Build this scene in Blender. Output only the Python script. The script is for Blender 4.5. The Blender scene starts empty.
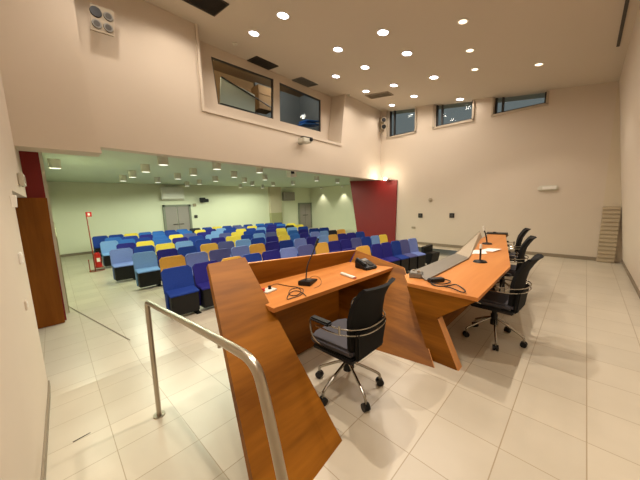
import bpy, bmesh, math, random
from mathutils import Vector, Matrix
random.seed(7)
S = bpy.context.scene
COL = S.collection
PI = math.pi

# ------------------------------------------------------------------ camera frame
FPX, YAW, PITCH, ROLL, EYE = 265.0, math.radians(45.0), math.radians(8.1), math.radians(-1.6), 1.6
cy, sy = math.cos(YAW), math.sin(YAW)
_f = Vector((-sy, cy, 0)); _r = Vector((cy, sy, 0)); _u = Vector((0, 0, 1))
cp, sp = math.cos(PITCH), math.sin(PITCH)
_w = _f*cp - _u*sp; _u2 = _u*cp + _f*sp
cr, sr = math.cos(ROLL), math.sin(ROLL)
RX = _r*cr + _u2*sr; UP = _u2*cr - _r*sr; FW = _w
CAM = Vector((0, 0, EYE))
def ray(px, py): return FW + RX*((px-320)/FPX) - UP*((py-240)/FPX)
def at(px, py, x=None, y=None, z=None):
    d = ray(px, py)
    t = (z-EYE)/d.z if z is not None else ((x/d.x) if x is not None else (y/d.y))
    return CAM + d*t
def on_plane(px, py, p, n):
    d = ray(px, py); return CAM + d*((Vector(p)-CAM).dot(n)/d.dot(n))
def proj(P):
    d = Vector(P)-CAM; return 320+FPX*d.dot(RX)/d.dot(FW), 240-FPX*d.dot(UP)/d.dot(FW)

# ------------------------------------------------------------------ materials
def lin(r, g, b):
    f = lambda c: (c/255/12.92) if c/255 <= .04045 else ((c/255+.055)/1.055)**2.4
    return (f(r), f(g), f(b), 1)
def mat(name, col, rough=.6, metal=0., noise=0., nscale=8., spec=.5, emit=None, estr=0., bump=0.):
    m = bpy.data.materials.new(name); m.use_nodes = True
    nt = m.node_tree; b = nt.nodes['Principled BSDF']
    b.inputs['Base Color'].default_value = col
    b.inputs['Roughness'].default_value = rough; b.inputs['Metallic'].default_value = metal
    b.inputs['Specular IOR Level'].default_value = spec
    if emit: b.inputs['Emission Color'].default_value = emit; b.inputs['Emission Strength'].default_value = estr
    if noise or bump:
        tc = nt.nodes.new('ShaderNodeTexCoord'); n = nt.nodes.new('ShaderNodeTexNoise')
        n.inputs['Scale'].default_value = nscale; n.inputs['Detail'].default_value = 4
        nt.links.new(tc.outputs['Object'], n.inputs['Vector'])
        if noise:
            mx = nt.nodes.new('ShaderNodeMix'); mx.data_type = 'RGBA'
            mx.inputs['A'].default_value = tuple(c*(1-noise) for c in col[:3])+(1,)
            mx.inputs['B'].default_value = tuple(min(1, c*(1+noise)) for c in col[:3])+(1,)
            nt.links.new(n.outputs['Fac'], mx.inputs['Factor']); nt.links.new(mx.outputs['Result'], b.inputs['Base Color'])
        if bump:
            bp = nt.nodes.new('ShaderNodeBump'); bp.inputs['Strength'].default_value = bump; bp.inputs['Distance'].default_value = .01
            nt.links.new(n.outputs['Fac'], bp.inputs['Height']); nt.links.new(bp.outputs['Normal'], b.inputs['Normal'])
    return m
def wood(name, c1, c2, rough=.35, scale=(3.4, .22, 3.4)):
    m = mat(name, c1, rough, spec=.15); nt = m.node_tree; b = nt.nodes['Principled BSDF']
    tc = nt.nodes.new('ShaderNodeTexCoord'); mp = nt.nodes.new('ShaderNodeMapping')
    mp.inputs['Scale'].default_value = scale
    n = nt.nodes.new('ShaderNodeTexNoise'); n.inputs['Scale'].default_value = 1.2; n.inputs['Detail'].default_value = 3
    n2 = nt.nodes.new('ShaderNodeTexNoise'); n2.inputs['Scale'].default_value = 9; n2.inputs['Detail'].default_value = 5
    ad = nt.nodes.new('ShaderNodeMath'); ad.operation = 'MULTIPLY_ADD'; ad.inputs[1].default_value = .25
    rp = nt.nodes.new('ShaderNodeValToRGB'); rp.color_ramp.elements[0].color = c1; rp.color_ramp.elements[1].color = c2
    rp.color_ramp.elements[0].position = .48; rp.color_ramp.elements[1].position = .86
    nt.links.new(tc.outputs['Object'], mp.inputs['Vector'])
    nt.links.new(mp.outputs['Vector'], n.inputs['Vector']); nt.links.new(mp.outputs['Vector'], n2.inputs['Vector'])
    nt.links.new(n2.outputs['Fac'], ad.inputs[0]); nt.links.new(n.outputs['Fac'], ad.inputs[2])
    nt.links.new(ad.outputs['Value'], rp.inputs['Fac']); nt.links.new(rp.outputs['Color'], b.inputs['Base Color'])
    return m
def tile_mat():
    m = mat('floor_tiles', lin(214, 198, 172), .3); nt = m.node_tree; b = nt.nodes['Principled BSDF']
    tc = nt.nodes.new('ShaderNodeTexCoord'); sx = nt.nodes.new('ShaderNodeSeparateXYZ')
    nt.links.new(tc.outputs['Object'], sx.inputs[0])
    def joint(out, off, pitch, w):
        a = nt.nodes.new('ShaderNodeMath'); a.operation = 'SUBTRACT'; a.inputs[1].default_value = off
        c = nt.nodes.new('ShaderNodeMath'); c.operation = 'PINGPONG'; c.inputs[1].default_value = pitch/2
        d = nt.nodes.new('ShaderNodeMath'); d.operation = 'LESS_THAN'; d.inputs[1].default_value = w/2
        nt.links.new(out, a.inputs[0]); nt.links.new(a.outputs[0], c.inputs[0]); nt.links.new(c.outputs[0], d.inputs[0])
        return d.outputs[0]
    jx = joint(sx.outputs['X'], .13, .40, .0065); jy = joint(sx.outputs['Y'], .13, .43, .0055)
    mxj = nt.nodes.new('ShaderNodeMath'); mxj.operation = 'MAXIMUM'
    nt.links.new(jx, mxj.inputs[0]); nt.links.new(jy, mxj.inputs[1])
    n = nt.nodes.new('ShaderNodeTexNoise'); n.inputs['Scale'].default_value = 2.2; n.inputs['Detail'].default_value = 6
    nt.links.new(tc.outputs['Object'], n.inputs['Vector'])
    base = nt.nodes.new('ShaderNodeMix'); base.data_type = 'RGBA'
    base.inputs['A'].default_value = lin(186, 176, 156); base.inputs['B'].default_value = lin(206, 197, 178)
    nt.links.new(n.outputs['Fac'], base.inputs['Factor'])
    # one slightly different tone per tile
    fl = nt.nodes.new('ShaderNodeVectorMath'); fl.operation = 'SUBTRACT'; fl.inputs[1].default_value = (.13, .13, 0)
    dv = nt.nodes.new('ShaderNodeVectorMath'); dv.operation = 'DIVIDE'; dv.inputs[1].default_value = (.40, .43, 5)
    fo = nt.nodes.new('ShaderNodeVectorMath'); fo.operation = 'FLOOR'
    wn = nt.nodes.new('ShaderNodeTexWhiteNoise')
    nt.links.new(tc.outputs['Object'], fl.inputs[0]); nt.links.new(fl.outputs[0], dv.inputs[0]); nt.links.new(dv.outputs[0], fo.inputs[0]); nt.links.new(fo.outputs[0], wn.inputs['Vector'])
    hv = nt.nodes.new('ShaderNodeHueSaturation')
    mr = nt.nodes.new('ShaderNodeMapRange'); mr.inputs['To Min'].default_value = .95; mr.inputs['To Max'].default_value = 1.05
    nt.links.new(wn.outputs['Value'], mr.inputs['Value']); nt.links.new(mr.outputs[0], hv.inputs['Value']); nt.links.new(base.outputs['Result'], hv.inputs['Color'])
    mx = nt.nodes.new('ShaderNodeMix'); mx.data_type = 'RGBA'; mx.inputs['B'].default_value = lin(164, 148, 122)
    nt.links.new(mxj.outputs[0], mx.inputs['Factor']); nt.links.new(hv.outputs['Color'], mx.inputs['A'])
    nt.links.new(mx.outputs['Result'], b.inputs['Base Color'])
    return m
M = {
 'floor': tile_mat(),
 'wall': mat('cream_plaster', lin(205, 191, 173), .85, noise=.03, nscale=1.5),
 'ceil': mat('ceiling_plaster', lin(200, 188, 170), .9, noise=.02, nscale=1.2),
 'awall': mat('pale_hall_plaster', lin(226, 226, 202), .85, noise=.03, nscale=1.5),
 'aceil': mat('pale_hall_ceiling', lin(196, 206, 186), .9),
 'red': mat('red_lacquer', lin(122, 12, 8), .6, noise=.08, nscale=3),
 'door': wood('door_wood', lin(122, 68, 14), lin(146, 88, 26), .5, (5, 5, .5)),
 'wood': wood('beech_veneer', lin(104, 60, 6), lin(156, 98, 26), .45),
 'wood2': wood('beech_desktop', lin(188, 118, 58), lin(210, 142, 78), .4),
 'woodx': wood('beech_cross', lin(104, 60, 6), lin(156, 98, 26), .45, (.45, 5, 5)),
 'woode': mat('beech_edge', lin(214, 150, 88), .45, noise=.1, nscale=10),
 'black': mat('black_plastic', lin(16, 16, 17), .5, noise=.1, nscale=30, spec=.35),
 'blackf': mat('black_fabric', lin(15, 15, 16), .85, noise=.15, nscale=60, spec=.25),
 'mesh': mat('black_mesh', lin(13, 13, 14), .8, noise=.2, nscale=120, spec=.25),
 'greyf': mat('grey_seat_fabric', lin(62, 60, 66), .8, noise=.1, nscale=40),
 'chrome': mat('chrome', lin(164, 160, 152), .2, 1., noise=.03),
 'steel': mat('brushed_steel', lin(178, 168, 152), .3, 1., noise=.06, nscale=30),
 'white': mat('white_plastic', lin(226, 222, 212), .45, noise=.02),
 'grey': mat('grey_metal', lin(120, 116, 108), .5, noise=.06, nscale=12),
 'dgrey': mat('dark_grille', lin(62, 56, 48), .6, noise=.1, nscale=20),
 'vent': mat('vent_grey', lin(156, 142, 120), .6, noise=.05, nscale=20),
 'frame': mat('dark_window_frame', lin(46, 44, 42), .5, noise=.06, nscale=14),
 'sill': mat('window_reveal', lin(176, 162, 142), .7, noise=.03),
 'base': mat('baseboard_grey', lin(134, 120, 100), .6, noise=.05),
 'screen': mat('grey_acrylic', lin(120, 114, 104), .35, noise=.05, nscale=5),
 'screen2': mat('pale_acrylic', lin(180, 166, 144), .4, noise=.05, nscale=5),
 'doorg': mat('grey_door', lin(150, 140, 136), .55, noise=.04, nscale=3),
 'doorf': mat('grey_door_frame', lin(128, 130, 116), .5, noise=.04),
 'olive': mat('beige_column', lin(204, 190, 166), .8, noise=.03),
 'olived': mat('olive_dado', lin(168, 164, 124), .8, noise=.03),
 'rib': mat('ribbed_beige', lin(180, 164, 138), .6, noise=.05, nscale=6),
 'extred': mat('extinguisher_red', lin(196, 30, 24), .35, noise=.05),
 'polered': mat('red_brown_pole', lin(150, 60, 44), .45, noise=.05),
 'paper': mat('paper', lin(240, 232, 222), .8, noise=.02),
 'booth': mat('booth_brown', lin(124, 92, 56), .8, noise=.12, nscale=3),
 'boothg': mat('booth_grey', lin(104, 108, 110), .8, noise=.08, nscale=3),
 'board': mat('grey_white_board', lin(222, 230, 220), .6, noise=.03),
 'blue': mat('blue_plastic', lin(40, 110, 190), .5, noise=.05),
 'lamp': mat('downlight_lens', lin(255, 250, 250), .4, emit=(.94, .93, 1, 1), estr=9),
 'lampw': mat('warm_lens', lin(255, 236, 210), .4, emit=(1, .82, .6, 1), estr=2.2),
 'lampa': mat('can_lens', lin(255, 250, 240), .4, emit=(1, 1, .84, 1), estr=1.0),
 'lampx': mat('spot_lens', lin(255, 250, 240), .4, emit=(1, .93, .78, 1), estr=40),
 'can': mat('can_white', lin(206, 202, 186), .6, noise=.04),
 'canb': mat('can_side', lin(198, 196, 178), .6, noise=.04),
 'redplug': mat('red_plastic', lin(206, 70, 50), .5, noise=.03),
}
def glass_mat():
    m = bpy.data.materials.new('window_glass'); m.use_nodes = True; nt = m.node_tree
    nt.nodes.clear(); o = nt.nodes.new('ShaderNodeOutputMaterial'); mx = nt.nodes.new('ShaderNodeMixShader')
    t = nt.nodes.new('ShaderNodeBsdfTransparent'); t.inputs[0].default_value = (.8, .84, .84, 1)
    g = nt.nodes.new('ShaderNodeBsdfGlossy'); g.inputs['Roughness'].default_value = .05
    fr = nt.nodes.new('ShaderNodeFresnel'); fr.inputs['IOR'].default_value = 1.18
    nt.links.new(fr.outputs[0], mx.inputs[0]); nt.links.new(t.outputs[0], mx.inputs[1]); nt.links.new(g.outputs[0], mx.inputs[2]); nt.links.new(mx.outputs[0], o.inputs[0])
    return m
M['glass'] = glass_mat()
SEATC = {'D': ('dark blue', lin(0, 50, 138)), 'I': ('indigo', lin(18, 14, 118)), 'B': ('mid blue', lin(36, 96, 176)), 'L': ('light blue', lin(112, 152, 206)),
         'P': ('periwinkle', lin(112, 132, 196)), 'S': ('slate blue', lin(78, 84, 140)), 'Y': ('yellow', lin(226, 200, 70)), 'O': ('orange yellow', lin(216, 166, 66)), 'K': ('black', lin(24, 26, 36))}
for k, (n, c) in SEATC.items(): M['seat'+k] = mat('seat_fabric_'+n.replace(' ', '_'), c, .8, noise=.12, nscale=40, bump=.15)

# ------------------------------------------------------------------ mesh helpers
class MB:
    def __init__(s): s.bm = bmesh.new()
    def box(s, c, d, rot=None, bev=0.):
        t = bmesh.new(); bmesh.ops.create_cube(t, size=1)
        bmesh.ops.scale(t, vec=d, verts=t.verts)
        if bev: bmesh.ops.bevel(t, geom=t.edges[:], offset=bev, segments=2, affect='EDGES')
        if rot is not None: bmesh.ops.transform(t, matrix=rot, verts=t.verts)
        bmesh.ops.translate(t, vec=c, verts=t.verts); s._add(t); return s
    def _add(s, t):
        me = bpy.data.meshes.new('t'); t.to_mesh(me); t.free(); s.bm.from_mesh(me); bpy.data.meshes.remove(me)
    def cyl(s, a, b, r, r2=None, n=16, cap=True):
        a, b = Vector(a), Vector(b); d = b-a
        t = bmesh.new(); bmesh.ops.create_cone(t, cap_ends=cap, segments=n, radius1=r, radius2=r if r2 is None else r2, depth=d.length)
        q = Vector((0, 0, 1)).rotation_difference(d.normalized()).to_matrix().to_4x4()
        bmesh.ops.transform(t, matrix=Matrix.Translation((a+b)/2) @ q, verts=t.verts); s._add(t); return s
    def sph(s, c, r, sc=(1, 1, 1), n=12):
        t = bmesh.new(); bmesh.ops.create_uvsphere(t, u_segments=n, v_segments=max(6, n//2), radius=r)
        bmesh.ops.scale(t, vec=sc, verts=t.verts); bmesh.ops.translate(t, vec=c, verts=t.verts); s._add(t); return s
    def tube(s, pts, r, n=8, smooth=0, closed=False):
        P = [Vector(p) for p in pts]
        for _ in range(smooth):
            Q = [] if closed else [P[0]]
            rng = range(len(P)) if closed else range(len(P)-1)
            for i in rng:
                a, b = P[i], P[(i+1) % len(P)]; Q += [a*.75+b*.25, a*.25+b*.75]
            if not closed: Q.append(P[-1])
            P = Q
        t = bmesh.new(); rings = []; N = None
        L = len(P)
        for i, p in enumerate(P):
            a = P[i-1] if (i > 0 or closed) else p; b = P[(i+1) % L] if (i < L-1 or closed) else p
            tan = (b-a).normalized()
            if N is None:
                N = tan.orthogonal().normalized()
            else:
                N = (N - tan*N.dot(tan)); N = N.normalized() if N.length > 1e-6 else tan.orthogonal().normalized()
            B = tan.cross(N)
            rings.append([t.verts.new(p + (N*math.cos(2*PI*k/n)+B*math.sin(2*PI*k/n))*r) for k in range(n)])
        for i in range(L if closed else L-1):
            A, Bq = rings[i], rings[(i+1) % L]
            for k in range(n): t.faces.new((A[k], A[(k+1) % n], Bq[(k+1) % n], Bq[k]))
        if not closed:
            t.faces.new(rings[0][::-1]); t.faces.new(rings[-1])
        s._add(t); return s
    def slab(s, pts, off, bev=0.):
        """closed prism: polygon pts and the same polygon moved by off"""
        t = bmesh.new(); off = Vector(off)
        A = [t.verts.new(Vector(p)) for p in pts]; B = [t.verts.new(Vector(p)+off) for p in pts]
        n = len(A); t.faces.new(A); t.faces.new(B[::-1])
        for i in range(n): t.faces.new((A[i], B[i], B[(i+1) % n], A[(i+1) % n]))
        bmesh.ops.recalc_face_normals(t, faces=t.faces)
        if bev: bmesh.ops.bevel(t, geom=t.edges[:], offset=bev, segments=2, affect='EDGES')
        s._add(t); return s
    def build(s, name, m, parent=None, smooth=False):
        bmesh.ops.recalc_face_normals(s.bm, faces=s.bm.faces)
        me = bpy.data.meshes.new(name); s.bm.to_mesh(me); s.bm.free()
        me.materials.append(M[m] if isinstance(m, str) else m)
        if smooth:
            for p in me.polygons: p.use_smooth = True
            try: me.set_sharp_from_angle(angle=math.radians(38))
            except Exception: pass
        o = bpy.data.objects.new(name, me); COL.objects.link(o)
        if parent: o.parent = parent
        return o
def tag(o, label=None, cat=None, group=None, kind=None):
    if label: o['label'] = label
    if cat: o['category'] = cat
    if group: o['group'] = group
    if kind: o['kind'] = kind
    return o
def empty(name, loc=(0, 0, 0), rz=0., label=None, cat=None, group=None):
    o = bpy.data.objects.new(name, None); o.location = loc; o.rotation_euler = (0, 0, rz); o.empty_display_size = .1
    COL.objects.link(o); return tag(o, label, cat, group)
def struct(o): o['kind'] = 'structure'; return o
def copy_thing(o, loc, rz, label=None, group=None):
    def rec(a, par):
        c = a.copy(); COL.objects.link(c)
        if par: c.parent = par
        for ch in a.children: rec(ch, c)
        return c
    c = rec(o, None); c.location = loc; c.rotation_euler = (0, 0, rz)
    if label: c['label'] = label
    if group: c['group'] = group
    return c
def ordn(i): return ['first', 'second', 'third', 'fourth', 'fifth', 'sixth', 'seventh', 'eighth', 'ninth', 'tenth', 'eleventh', 'twelfth', 'thirteenth', 'fourteenth', 'fifteenth', 'sixteenth'][i]

# ------------------------------------------------------------------ room shell
FA = -.32                                   # floor of the seating area
YN, YF, XL, XR = -.25, 9.2, -5.75, .72      # near wall, far wall, window wall, right wall
XB, YS = -15., 14.1                         # back wall and far side wall of the seating area
def ceil(x, y): return 4.94-.143*(x+5.75)+.03*(9.2-y)
def xr(z): return XR-.1*z                   # the right wall leans inwards
def rampz(x): return 0. if x > -1.05 else max(FA, FA*(-1.05-x)/2.7)

# floor: stage, ramp along the near wall, lower seating floor (one continuous tiled floor)
bm = bmesh.new()
def face(*p): bm.faces.new([bm.verts.new(q) for q in p])
YR = 1.25
face((1.2, -1, 0), (1.2, YR, 0), (-1.05, YR, 0), (-1.05, -1, 0))
face((1.2, YR, 0), (1.2, 9.8, 0), (-1.9, 9.8, 0), (-1.9, 5.6, 0), (-2.62, 5.6, 0), (-2.35, YR, 0), (-1.05, YR, 0))
face((-1.05, -1, 0), (-1.05, YR, 0), (-3.75, YR, FA), (-3.75, -1, FA))
face((-3.75, -1, FA), (-3.75, YR, FA), (-15.2, YR, FA), (-15.2, -1, FA))
face((-15.2, YR, FA), (-1.05, YR, FA), (-1.05, 14.3, FA), (-15.2, 14.3, FA))
for a, b in (((-1.05, YR), (-2.35, YR)), ((-2.35, YR), (-2.62, 5.6)), ((-2.62, 5.6), (-1.9, 5.6)), ((-1.9, 5.6), (-1.9, 9.8))):
    face((a[0], a[1], 0), (b[0], b[1], 0), (b[0], b[1], FA), (a[0], a[1], FA))
bmesh.ops.remove_doubles(bm, verts=bm.verts, dist=1e-4)
mb = MB(); mb.bm.free(); mb.bm = bm
struct(mb.build('floor', 'floor'))
a = at(66, 305, z=FA+.004); b = at(130, 340, z=FA+.004)
d = (b-a).normalized(); n = Vector((-d.y, d.x, 0))*.007
mb = MB(); mb.slab([a-n, b-n, b+n, a+n], (0, 0, .003)); struct(mb.build('trim_1', 'base'))

mb = MB()
P = [(-6.5, -1), (1.3, -1), (1.3, 9.8), (-6.5, 9.8)]
mb.slab([(x, y, ceil(x, y)) for x, y in P], (0, 0, .15)); struct(mb.build('ceiling', 'ceil'))

# near wall (beside the camera), right wall (leaning), far wall with three window openings
mb = MB(); mb.slab([(-4.0, YN, -.4), (1.3, YN, -.4), (1.3, YN, 6), (-6.3, YN, 6), (-6.3, YN, 1.80), (-4.0, YN, 1.80)], (0, -.12, 0)); struct(mb.build('wall_near', 'wall'))
mb = MB(); mb.slab([(xr(-.1), -1, -.1), (xr(-.1), 9.8, -.1), (xr(5), 9.8, 5), (xr(5), -1, 5)], (.2, 0, 0)); struct(mb.build('wall_right', 'wall'))
WIN = [(-5.46, -4.40), (-3.74, -2.62), (-2.07, -.92)]; ZS = 3.94
NX = .30                                    # where the far wall stops and the corner niche begins
mb = MB()
def fbox(x0, x1, z0, z1): mb.box(((x0+x1)/2, YF+.15, (z0+z1)/2), (x1-x0, .3, z1-z0))
fbox(-5.1, .85, -.1, ZS); fbox(-7.3, -5.1, 2.36, ZS); fbox(-6.2, WIN[0][0], ZS, 5.4); fbox(WIN[0][1], WIN[1][0], ZS, 5.4); fbox(WIN[1][1], WIN[2][0], ZS, 5.4); fbox(WIN[2][1], .85, ZS, 5.4)
struct(mb.build('wall_far', 'wall'))
mb = MB(); mb.slab([(NX, YF, 1.32), (xr(1.32), YF, 1.32), (xr(3.94), YF, 3.94), (NX, YF, 3.94)], (0, -.015, 0)); struct(mb.build('trim_4', 'olive'))
mb = MB(); mb.box(((-5.1+NX)/2, YF-.01, .045), (NX+5.1, .02, .09)); struct(mb.build('baseboard_far', 'base'))
mb = MB(); mb.slab([(xr(0), 9.2, 0), (xr(0), -.2, 0), (xr(.09), -.2, .09), (xr(.09), 9.2, .09)], (-.015, 0, 0)); struct(mb.build('baseboard_right', 'base'))
mb = MB(); mb.slab([(-4.0, YN+.001, FA), (-3.75, YN+.001, FA), (-1.05, YN+.001, 0), (.6, YN+.001, 0), (.6, YN+.001, .08), (-1.05, YN+.001, .08), (-3.75, YN+.001, FA+.08), (-4.0, YN+.001, FA+.08)], (0, .012, 0)); struct(mb.build('baseboard_near', 'base'))
# far windows: dark frame, glass, pale sill
for i, (x0, x1) in enumerate(WIN):
    zc = min(ceil(x0, YF), ceil(x1, YF)); zt0, zt1 = ceil(x0, YF), ceil(x1, YF)
    w = empty('window_%d' % (i+1), (0, 0, 0)); struct(w)
    f = MB(); yy = YF+.17; t = .05
    for (p, q) in (((x0+.025, ZS), (x0+.025, zt0+.03)), ((x0+.19, ZS), (x0+.19, zt0+.03)), ((x1-.025, ZS), (x1-.025, zt1+.03))):
        f.box((p[0], yy, (p[1]+q[1])/2), (t, .08, q[1]-p[1]))
    f.box(((x0+x1)/2, yy, ZS+.03), (x1-x0, .08, .06)); f.box(((x0+x1)/2, yy, zt0+.02), (x1-x0, .08, .05))
    f.build('window_frame', 'frame', w)
    g = MB(); g.box(((x0+x1)/2, yy+.01, (ZS+zt0)/2), (x1-x0, .008, zt0-ZS)); g.build('pane', 'glass', w)
    s = MB(); s.box(((x0+x1)/2, YF-.005, ZS-.03), (x1-x0+.1, .05, .06)); s.box((x1+.025, YF-.005, (ZS+zt1)/2-.03), (.05, .05, zt1-ZS)); s.box((x0-.025, YF-.005, (ZS+zt0)/2-.03), (.05, .05, zt0-ZS)); s.build('window_sill', 'sill', w)

# window wall on the left, with the deep recess of the two booth windows
A = at(204, 108, x=XL); B = at(341, 144, x=XL); Cc = at(347, 96, x=XL)
za = at(102, 147, x=XL).z; zb = at(378, 180, x=XL).z
TOP = 5.6
yz = [(.3, za+.01), (9.25, zb), (9.25, TOP), (Cc.y, TOP), (B.y, B.z), (A.y, A.z), (A.y, TOP), (.3, TOP)]
mb = MB(); mb.slab([(XL, y, z) for y, z in yz], (-.25, 0, 0)); struct(mb.build('wall_left', 'wall'))
XW = -6.35                                  # plane of the booth windows
mb = MB()
mb.slab([(XL-.25, A.y-.2, A.z), (XL-.25, B.y+.3, B.z-.02), (XL-.25, B.y+.3, B.z-.10), (XL-.25, A.y-.2, A.z-.08)], (-.5, 0, 0))
mb.slab([(XL-.25, B.y, B.z-.05), (XL-.25, Cc.y, TOP), (XL-.25, Cc.y+.1, TOP), (XL-.25, B.y+.1, B.z-.05)], (-.5, 0, 0))
mb.slab([(XL-.25, A.y, A.z-.05), (XL-.25, A.y, TOP), (XL-.25, A.y-.1, TOP), (XL-.25, A.y-.1, A.z-.05)], (-.5, 0, 0))
w1 = [at(*p, x=XW) for p in ((218, 104), (273.5, 119), (273.5, 79), (211, 56))]
w2 = [at(*p, x=XW) for p in ((280, 121), (321, 132), (321, 100), (279.5, 82))]
yl, yr = A.y-.1, Cc.y+.1
def wq(*p): mb.slab([(XW, y, z) for y, z in p], (-.1, 0, 0))
wq((yl, A.z-.1), (yr, B.z-.1), (w2[1].y, w2[1].z), (w2[0].y, w2[0].z), (w1[1].y, w1[1].z), (w1[0].y, w1[0].z))
wq((yl, A.z-.1), (w1[0].y, w1[0].z), (w1[3].y, w1[3].z), (w1[3].y, TOP), (yl, TOP))
wq((w1[3].y, w1[3].z), (w1[2].y, w1[2].z), (w1[2].y, TOP), (w1[3].y, TOP))
wq((w1[1].y, w1[1].z), (w2[0].y, w2[0].z), (w2[3].y, w2[3].z), (w2[3].y, TOP), (w1[2].y, TOP), (w1[2].y, w1[2].z))
wq((w2[3].y, w2[3].z), (w2[2].y, w2[2].z), (w2[2].y, TOP), (w2[3].y, TOP))
wq((w2[1].y, w2[1].z), (yr, B.z-.1), (yr, TOP), (w2[2].y, TOP), (w2[2].y, w2[2].z))
struct(mb.build('wall_recess', 'wall'))
for k, q in enumerate((w1, w2)):
    w = empty('window_%d' % (k+4)); struct(w)
    f = MB()
    for i in range(4):
        p, r = q[i]+Vector((-.05, 0, 0)), q[(i+1) % 4]+Vector((-.05, 0, 0))
        dd = (r-p).normalized(); f.box((p+r)/2, ((r-p).length+.03, .06, .045), rot=Vector((1, 0, 0)).rotation_difference(dd).to_matrix().to_4x4())
    f.build('window_frame', 'frame', w)
    g = MB(); g.slab([p+Vector((-.06, 0, 0)) for p in q], (-.008, 0, 0)); g.build('pane', 'glass', w)
mb = MB(); mb.slab([(XL, A.y-.05, A.z-.07), (XL, B.y, B.z-.07), (XL, B.y, B.z), (XL, A.y, A.z)], (.035, 0, 0)); mb.slab([(XL, A.y-.05, A.z-.07), (XL, A.y, A.z), (XL, A.y, ceil(XL, A.y)+.02), (XL, A.y-.05, ceil(XL, A.y)+.02)], (.035, 0, 0)); struct(mb.build('trim_5', 'wall'))
# protruding block of wall at the near end of the window wall
b0 = at(102, 153, x=-5.5); b1 = at(88, 100, x=-5.5)
mb = MB(); mb.slab([(-5.5, -.4, b0.z), (-5.5, b0.y, b0.z), (-5.5, b1.y, b1.z), (-5.5, b1.y, 5.6), (-5.5, -.4, 5.6)], (-.45, 0, 0)); struct(mb.build('wall_bulkhead', 'wall'))

# booth behind the two windows
mb = MB(); mb.box((-8.3, 4.6, 4.4), (.1, 5.4, 2.6)); mb.box((-7.4, 2.0, 4.4), (1.9, .1, 2.6)); struct(mb.build('wall_booth', 'booth'))
mb = MB(); mb.box((-7.4, 7.3, 4.4), (1.9, .1, 2.6)); mb.box((-8.2, 6.4, 4.4), (.08, 2.2, 2.6)); struct(mb.build('wall_booth_grey', 'boothg'))
mb = MB(); mb.box((-7.4, 4.6, 3.3), (1.9, 5.4, .1)); struct(mb.build('floor_booth', 'boothg'))
mb = MB(); mb.box((-7.4, 4.6, 5.68), (1.9, 5.4, .1)); struct(mb.build('ceiling_booth', 'booth'))
q = [at(*p, x=-6.9) for p in ((220, 106), (255, 115), (255, 95), (221, 77))]
bd = empty('projection_board', q[0], 0, 'grey white board with a sloping top behind the left booth window', 'board'); 
mb = MB(); mb.slab([p-q[0] for p in q], (-.04, 0, 0)); mb.build('panel', 'board', bd)
mb = MB(); mb.tube([q[3]-q[0]+Vector((.02, 0, 0)), q[2]-q[0]+Vector((.02, .5, -.22))], .018); mb.tube([(.03, 0, .06), (.03, 1.2, .03)], .014); mb.build('rail', 'frame', bd)
p0 = at(262, 100, x=-7.6)
mb = MB(); mb.box(p0, (.4, .5, .7), bev=.01); mb.box(p0+Vector((.21, 0, .1)), (.02, .4, .03)); tag(mb.build('wooden_cabinet', 'booth'), 'brown wooden cabinet inside the booth right of the white board', 'cabinet')
p0 = at(309, 125, x=-7.0)
mb = MB(); mb.box(p0, (.4, .75, .05), rot=Matrix.Rotation(.12, 4, 'X'), bev=.01); mb.box(p0+Vector((0, 0, .10)), (.4, .6, .04), rot=Matrix.Rotation(.12, 4, 'X'), bev=.01)
tag(mb.build('blue_binder', 'blue'), 'blue binders lying inside the booth behind the right booth window', 'binder')

# seating area shell
mb = MB(); mb.box((-10.6, 7, 2.75), (9.3, 14.6, .1)); struct(mb.build('ceiling_seating', 'aceil'))
mb = MB(); mb.box((XB-.1, 6.9, 1.2), (.2, 14.8, 3.2)); struct(mb.build('wall_back', 'awall'))
mb = MB(); mb.box((-10.85, -.06, 1.2), (8.3, .12, 3.2)); struct(mb.build('wall_seating_left', 'awall'))
mb = MB(); mb.box((-10.85, .008, .4), (8.28, .012, 1.44)); struct(mb.build('trim_6', 'olived'))
mb = MB(); mb.box((-10., YS+.1, 1.2), (10.4, .2, 3.2)); mb.box((-5.0, 11.85, 1.2), (.1, 4.6, 3.2)); struct(mb.build('wall_seating_right', 'awall'))
mb = MB(); mb.box((XB+.01, 6.9, FA+.05), (.03, 14.2, .1)); struct(mb.build('baseboard_back', 'base'))
p = at(270, 200, x=XB+.15); q = at(281, 200, x=XB+.15)
mb = MB(); mb.box((XB+.1, (p.y+q.y)/2, 1.85), (.2, q.y-p.y, 1.75)); struct(mb.build('trim_2', 'olive'))
mb = MB(); mb.box((XB+.11, (p.y+q.y)/2, .33), (.22, q.y-p.y, 1.3)); struct(mb.build('trim_3', 'olived'))
# red walls
r0 = at(350, 181, y=YF-.05); r1 = at(397, 180, y=YF-.05); r2 = at(395, 236, y=YF-.05); r3 = at(357.5, 236, y=YF-.05)
bl = r3+(r3-r0)*((FA-r3.z)/(r3.z-r0.z)); br = r2+(r2-r1)*((FA-r2.z)/(r2.z-r1.z))
mb = MB(); mb.slab([r0, r1, br, bl], (0, .12, 0)); struct(mb.build('wall_red_far', 'red'))
mb = MB(); mb.box((-6.35, -.33, 1.2), (.1, .58, 3.1)); o = struct(mb.build('wall_red_near', 'red'))
dr = empty('door_1'); struct(dr)
t0 = at(47, 198, x=-6.2); t1 = at(65, 321, x=-6.2)
mb = MB(); mb.slab([(-6.2, -.95, FA+.005), (-6.2, t1.y, FA+.005), (-6.2, t0.y, t0.z), (-6.2, -.95, t0.z+.01)], (.045, 0, 0), bev=.004); mb.build('door_leaf', 'door', dr)
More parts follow.
